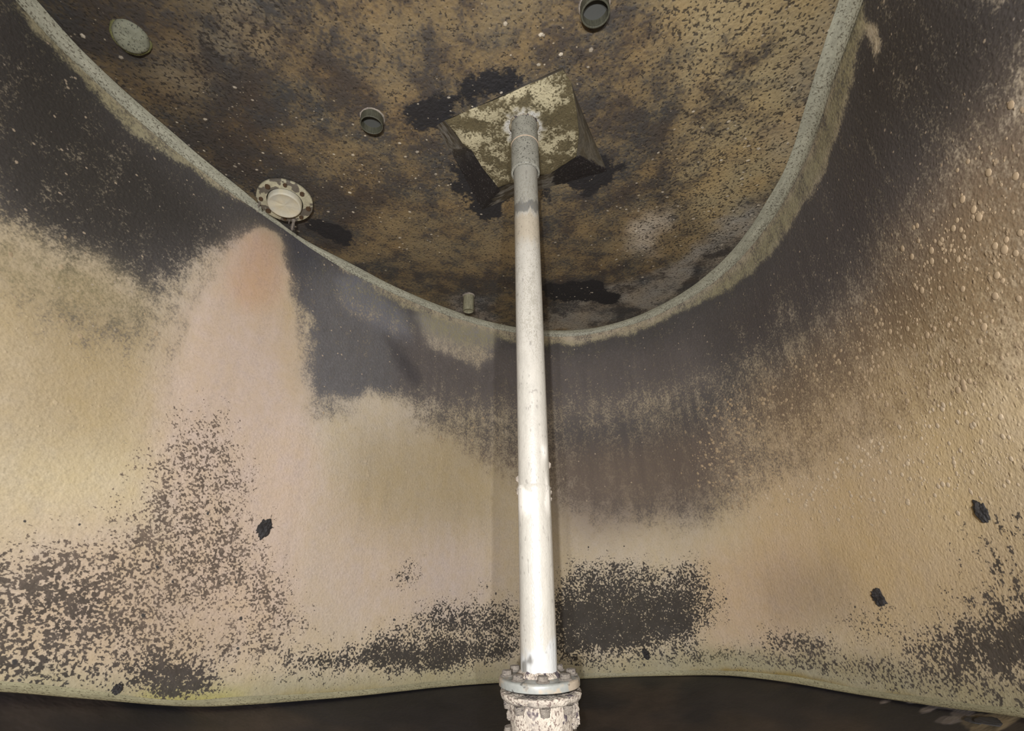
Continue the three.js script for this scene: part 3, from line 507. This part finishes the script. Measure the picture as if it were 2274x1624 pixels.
// ---------- block on the ceiling that the pipe ends in ----------
{
  const B = [[-0.25,-1.407],[0.201,-1.202],[0.235,-1.25],[0.268,-1.361],[0.295,-1.491],[0.298,-1.607],[0.255,-1.648],[0.186,-1.706],[0.074,-1.738],[-0.051,-1.788],[-0.107,-1.688],[-0.154,-1.565],[-0.188,-1.532]], T = [[-0.303,-1.497],[0.208,-1.244],[0.478,-1.78],[0.022,-1.943],[-0.15,-2.043]];
  const yb = HEAD - CEIL;
  const c = [B[0][0] * 0.5 + B[5][0] * 0.5, B[0][1] * 0.5 + B[5][1] * 0.5];
  const t = thing('ceiling_block', 'square mould-stained concrete block on the ceiling that the pipe ends in', 'block', [c[0], CEIL, c[1]]);
  // bottom face, then sloping sides, finely divided and slightly lumpy
  const nB = B.length, rim = (P, f) => { const x = f * P.length, i = Math.floor(x) % P.length, k = x - Math.floor(x), a = P[i], b = P[(i + 1) % P.length]; return [a[0] + (b[0] - a[0]) * k, a[1] + (b[1] - a[1]) * k]; };
  const along = (a, b, k) => [a[0] + (b[0] - a[0]) * k, a[1] + (b[1] - a[1]) * k];
  const TT = [T[0], T[1], along(T[1], T[2], 0.25), along(T[1], T[2], 0.5), along(T[1], T[2], 0.75), T[2], along(T[2], T[3], 0.3), along(T[2], T[3], 0.65), T[3], T[4], along(T[4], T[0], 0.35), along(T[4], T[0], 0.65), along(T[4], T[0], 0.8)];
  const side = grid(156, 8, (a, b) => { const p = rim(B, a), q = rim(TT, a), k = b; const x = p[0] + (q[0] - p[0]) * k, z = p[1] + (q[1] - p[1]) * k; return [x - c[0], yb + (0.004 - yb) * k, z - c[1], a, b]; });
  const face = grid(156, 10, (a, b) => { const p = rim(B, a), k = b, mx = c[0], mz = c[1], x = mx + (p[0] - mx) * k, z = mz + (p[1] - mz) * k, e = (1 - smooth(0.92, 1, k)) * 0.006 + (fbm(x * 14, z * 14, 701, 2) - 0.5) * 0.012; return [x - c[0], yb - e, z - c[1], (x + 0.3) * 1.4, (z + 1.85) * 1.4]; });
  const pair = texturePair(1024, 1024, (u, v, out) => {
    const x = u / 1.4, y = v / 1.4, big = fbm(x * 9, y * 9, 711, 3), mid = fbm(x * 40, y * 40, 721, 3), f = fbm(x * 170, y * 170, 731, 3), d = big * 0.75 + mid * 0.3 + f * 0.3, m = smooth(0.53, 0.7, d + 0.08 * smooth(0.1, 0.3, Math.hypot(x - 0.36, y - 0.42))) * 0.92, k = 0.75 + 0.5 * (mid - 0.2) + 0.4 * (f - 0.5);
    const pm = smooth(0.6, 0.66, f + (mid - 0.5) * 0.4) * 0.6;
    const sm = smooth(0.1, 0.05, Math.hypot(x - 0.366, y - 0.41) + (mid - 0.5) * 0.06);   // whitish resin smeared round the pipe
    let r = (0.5 + 0.1 * sm) * k, g = (0.44 + 0.14 * sm) * k, b = (0.27 + 0.24 * sm) * k; r += (0.075 - r) * m * (1 - sm); g += (0.058 - g) * m * (1 - sm); b += (0.026 - b) * m * (1 - sm); r += (0.06 - r) * pm; g += (0.05 - g) * pm; b += (0.028 - b) * pm;
    out[0] = r; out[1] = g; out[2] = b; out[3] = 0.4 + 0.5 * (f - 0.5) + 0.4 * (mid - 0.5);
  });
  put('face', face, mat({ ...pair, bumpScale: 0.004, roughness: 0.45 }), t);
  const sidePair = texturePair(1024, 96, wrapU((u, v, out) => {                          // grey concrete with wet black growth on the two far corners
    const q = u * 13, n = fbm(u * 60, v * 9, 741, 3), f = fbm(u * 300, v * 40, 751, 3), g0 = Math.max(smooth(8.2, 9.2, q) * smooth(12.2, 11.2, q), smooth(4.4, 5.2, q) * smooth(7.2, 6.4, q)), w = smooth(0.4, 0.6, g0 * 0.9 + (n - 0.5) * 0.6), st = smooth(0.7, 0.76, f) * 0.35, k = 0.6 + 0.6 * n + 0.4 * (f - 0.5), dk = Math.max(smooth(0.42, 0.56, fbm(u * 24, v * 5, 761, 3)), 0.85 * smooth(0.8, 1.2, q) * smooth(6, 4.5, q));
    out[0] = (0.2 - 0.12 * dk) * k * (1 - w) + w * (0.012 + st * 0.3); out[1] = (0.185 - 0.12 * dk) * k * (1 - w) + w * (0.01 + st * 0.28); out[2] = (0.15 - 0.11 * dk) * k * (1 - w) + w * (0.01 + st * 0.24); out[3] = n;
  }));
  put('sides', side, mat({ ...sidePair, bumpScale: 0.004, roughness: 0.6 }), t, { label: 'dark stained sloping sides' });
}
// ---------- fittings on the ceiling ----------
const greyPlastic = mat({ ...resinPair, color: 0x787870, bumpScale: 0.001, roughness: 0.6 }), innerDark = mat({ color: 0x4a4a44, roughness: 0.8 });
function openStub(label, x, z, R, len, wall, group) {
  const t = thing('pipe_stub', label, 'pipe stub', [x, CEIL, z], group);
  put('tube', lathe([[R, 0.01], [R, -len], [R - 0.001, -len - 0.002], [R - wall + 0.001, -len - 0.002], [R - wall, -len], [R - wall, -0.004]], 48), greyPlastic, t);
  put('inner_end', new THREE.CylinderGeometry(R - wall, R - wall, 0.008, 40).translate(0, -0.004, 0), innerDark, t);
  put('root_bead', rough(new THREE.TorusGeometry(R + 0.001, 0.004, 8, 48).rotateX(Math.PI / 2), 0.004, 6, 9), mat({ ...crustPair, bumpScale: 0.002 }), t);
  return t;
}

openStub('open grey pipe stub hanging from the ceiling, left of the concrete block', -0.557, -1.449, 0.0455, 0.04, 0.0048);
openStub('open dark-mouthed pipe stub at the top edge of the photo, above the block', 0.292, -1.03, 0.0475, 0.04, 0.0065);
{
  const t = thing('capped_stub', 'round grey capped stub on the ceiling near the left rim, at the top left', 'pipe stub', [-1.285, CEIL, -1.1]);
  t.quaternion.setFromUnitVectors(new THREE.Vector3(0, -1, 0), new THREE.Vector3(0.32, -1, 0.32).normalize());
  put('cap', flat(rough(lathe([[0.0001, -0.034], [0.025, -0.033], [0.042, -0.029], [0.05, -0.02], [0.052, -0.008], [0.052, 0.014]], 40), 0.008, 2, 77)), mat({ ...sleevePair, color: 0xf4f8e8, bumpScale: 0.002, roughness: 0.8 }), t);
  put('ring', rough(new THREE.TorusGeometry(0.053, 0.006, 8, 40).rotateX(Math.PI / 2).translate(0, -0.004, 0), 0.006, 3, 79), mat({ ...resinPair, color: 0xa0a070, bumpScale: 0.002, roughness: 0.8 }), t);
}
{
  const t = thing('dip_tube', 'short grey tube hanging from the ceiling at the far rim, left of the pipe', 'pipe stub', [-0.296, CEIL, -2.929]);
  put('tube', rough(lathe([[0.038, 0.005], [0.0375, -0.02], [0.038, -0.1], [0.037, -0.125], [0.033, -0.126], [0.0325, -0.115], [0.0001, -0.112]], 40), 0.004, 3, 81), mat({ ...resinPair, color: 0xd8d4c4, bumpScale: 0.003, roughness: 0.7 }), t);
  put('root_bead', rough(new THREE.TorusGeometry(0.037, 0.007, 8, 40).rotateX(Math.PI / 2).translate(0, -0.004, 0), 0.004, 5, 83), mat({ ...crustPair, bumpScale: 0.002, roughness: 0.8 }), t);
}
{
  const t = thing('flanged_nozzle', 'round cream cap on a rusty flange with lime drips, at the ceiling rim', 'nozzle', [-1.116, CEIL - 0.008, -1.9]);
  t.quaternion.setFromUnitVectors(new THREE.Vector3(0, -1, 0), new THREE.Vector3(0.1, -1, 0.17).normalize());
  const rustPair = texturePair(512, 512, (u, v, out) => {
    const x = u * 10, y = v * 10, n = fbm(x, y, 801, 4), f = fbm(x * 5, y * 5, 811, 3), m = smooth(0.47, 0.53, fbm(u * 7, v * 7, 821, 3) + (f - 0.5) * 0.12), k = 0.8 + 0.4 * (n - 0.3) + 0.3 * (f - 0.5);
    out[0] = (0.44 - 0.31 * m) * k; out[1] = (0.4 - 0.29 * m) * k; out[2] = (0.26 - 0.18 * m) * k; out[3] = 0.4 + 0.4 * (f - 0.5);
  });
  const capPair = texturePair(256, 256, (u, v, out) => { const n = fbm(u * 7, v * 9, 841, 3), f = fbm(u * 60, v * 60, 851, 2), k = 0.85 + 0.25 * n + 0.1 * (f - 0.5); out[0] = 0.53 * k; out[1] = (0.51 - 0.06 * n) * k; out[2] = (0.41 - 0.14 * n) * k; out[3] = n; });
  put('neck', lathe([[0.085, 0.035], [0.085, -0.02]], 40), mat({ ...rustPair, color: 0x5a5148, roughness: 0.9 }), t);
  const fl = put('flange', flat(rough(lathe([[0.085, -0.016], [0.126, -0.017], [0.129, -0.02], [0.129, -0.03], [0.126, -0.034], [0.1, -0.036], [0.083, -0.037]], 72), 0.005, 4, 85)), mat({ ...rustPair, bumpScale: 0.003, roughness: 0.6 }), t);
  const bolt = rough(new THREE.CylinderGeometry(0.0125, 0.011, 0.012, 8), 0.005, 60, 5), rust = mat({ color: 0x4a3620, roughness: 0.85 });
  for (const [k, q] of [[0, 1.1], [1, 0.9], [2, 1.2], [3.1, 1], [4, 1.25], [5, 0.8], [6, 1], [6.9, 1.2]]) { const a = (22 + 45 * k) * Math.PI / 180, b = put('bolt', bolt, rust, fl); b.position.set(Math.cos(a) * 0.107, -0.039, Math.sin(a) * 0.107); b.scale.set(q * 0.85, 0.8, q * 0.8); b.rotation.y = k; }
  put('cap', flat(rough(lathe([[0.0001, -0.058], [0.04, -0.058], [0.062, -0.06], [0.068, -0.065], [0.074, -0.064], [0.078, -0.056], [0.079, -0.034]], 56), 0.004, 2, 87)), mat({ map: capPair.map, roughness: 0.6 }), t, { label: 'smooth cream-coloured round cap' });
  const drip = rough(lathe([[0.0001, -0.075], [0.006, -0.066], [0.008, -0.045], [0.006, -0.02], [0.011, 0.002]], 14), 0.004, 20, 89);
  for (const [a, s] of [[1.62, 1.05], [3.25, 0.6], [1.8, 0.4]]) { const d = put('lime_drip', drip, crustMat, t); d.position.set(Math.cos(a) * 0.118, -0.03, Math.sin(a) * 0.118 * -1); d.scale.set(s, s, s); }
}
// ---------- loose lumps of black crust ----------
{
  const crustBlack = mat({ color: 0x2e2b28, roughness: 0.75 });
  const lump = (label, [cu, cv], size, flat, s) => {
    const S = S0 + cu / 1000 * WL, p = wallPoint(S, cv / 1000), n = inward(S, cv / 1000), g = rough(new THREE.IcosahedronGeometry(1, 4), 1.25, 1.3, s);
    g.scale(size[0], size[1], flat); const m = put('crust_lump', g, crustBlack, scene, { label, category: 'crust lump' });
    m.position.set(p[0] + SGN * n[0] * flat * 0.3, p[1], p[2] + SGN * n[1] * flat * 0.3); m.rotation.y = Math.atan2(SGN * n[0], SGN * n[1]); m.rotation.z = (s % 7) * 0.4;
  };
  lump('black lump of crust alone on the pale wall, left of the pipe', [[229,316]][0], [0.04, 0.028], 0.014, 3);
  lump('blocky black lump of crust on the tan wall, lower one at the right', [[755,166]][0], [0.03, 0.024], 0.02, 12);
  lump('grey-black lump of crust on the tan wall nearest the right edge, upper one', [[846,256]][0], [0.03, 0.026], 0.012, 5);
  lump('small black peg of crust under the black patch right of the pipe', [[554,50]][0], [0.02, 0.03], 0.018, 8);
  lump('small black lump of crust in the greenish strip above the floor, lower left', [[171,15]][0], [0.016, 0.014], 0.012, 10);
  const fp = [[1.516,-1.894,0.334],[1.514,-1.822,0.352]], flatG = rough(new THREE.IcosahedronGeometry(1, 3), 0.5, 1.5, 21);
  fp.forEach(([x, z, y], i) => { const g = flatG.clone(); g.scale(i ? 0.05 : 0.03, 0.006, i ? 0.04 : 0.03); const m = put('sludge_chip', g, crustBlack, scene, { label: i ? 'larger dark chip of sludge on the pale floor patch, lower right corner' : 'smaller dark chip of sludge on the pale floor patch, lower right corner', category: 'sludge chip' }); m.position.set(x, y + 0.004, z); });
}
// ---------- the work light behind the viewpoint (outside the frame; it lights the whole picture) ----------
{
  const black = mat({ color: 0x1c1c1e, roughness: 0.5 }), t = thing('work_light', 'three-headed work light on a tripod behind the viewpoint, outside the picture', 'work light', [0, 0.08, 0.6]);
  const top = EYE - 0.1 - 0.08;
  put('pole', new THREE.CylinderGeometry(0.012, 0.014, top, 16).translate(0, top / 2, 0), black, t);
  for (let k = 0; k < 3; k++) { const a = 0.5 + k * 2.094, l = put('leg', new THREE.CylinderGeometry(0.008, 0.008, 0.36, 10), black, t); l.position.set(Math.sin(a) * 0.12, 0.17, Math.cos(a) * 0.12); l.rotation.set(0, a, 0); l.rotateX(-0.78); }
  put('cross_bar', new RoundedBoxGeometry(0.38, 0.025, 0.025, 2, 0.004).translate(0.01, top, 0), black, t);
  for (const [x, y, z, power] of LAMPS) {
    const h = put('lamp_head', new THREE.CylinderGeometry(0.02, 0.016, 0.04, 24).rotateX(-Math.PI / 2), black, t); h.position.set(x, y - 0.08, z - 0.6 + 0.03);
    const stem = put('stem', new THREE.CylinderGeometry(0.005, 0.005, 0.16, 8), black, h); stem.position.set(0, -0.07, 0.02);
    const face = put('lens', new THREE.CircleGeometry(0.012, 24).rotateY(Math.PI), new THREE.MeshStandardMaterial({ color: 0xffffff, emissive: LAMP_COLOR, emissiveIntensity: 3 }), h); face.position.z = -0.0205;
    const L = new THREE.SpotLight(LAMP_COLOR, power, 0, 1.25, 1, 2); L.name = 'lamp'; L.position.set(x, y, z - 0.004); L.castShadow = true; L.shadow.radius = 0.5; L.shadow.mapSize.set(2048, 2048); L.target.position.set(LAMP_AIM[0] + x, ...LAMP_AIM.slice(1));
    scene.add(L, L.target);
  }
}

renderer.render(scene, camera);
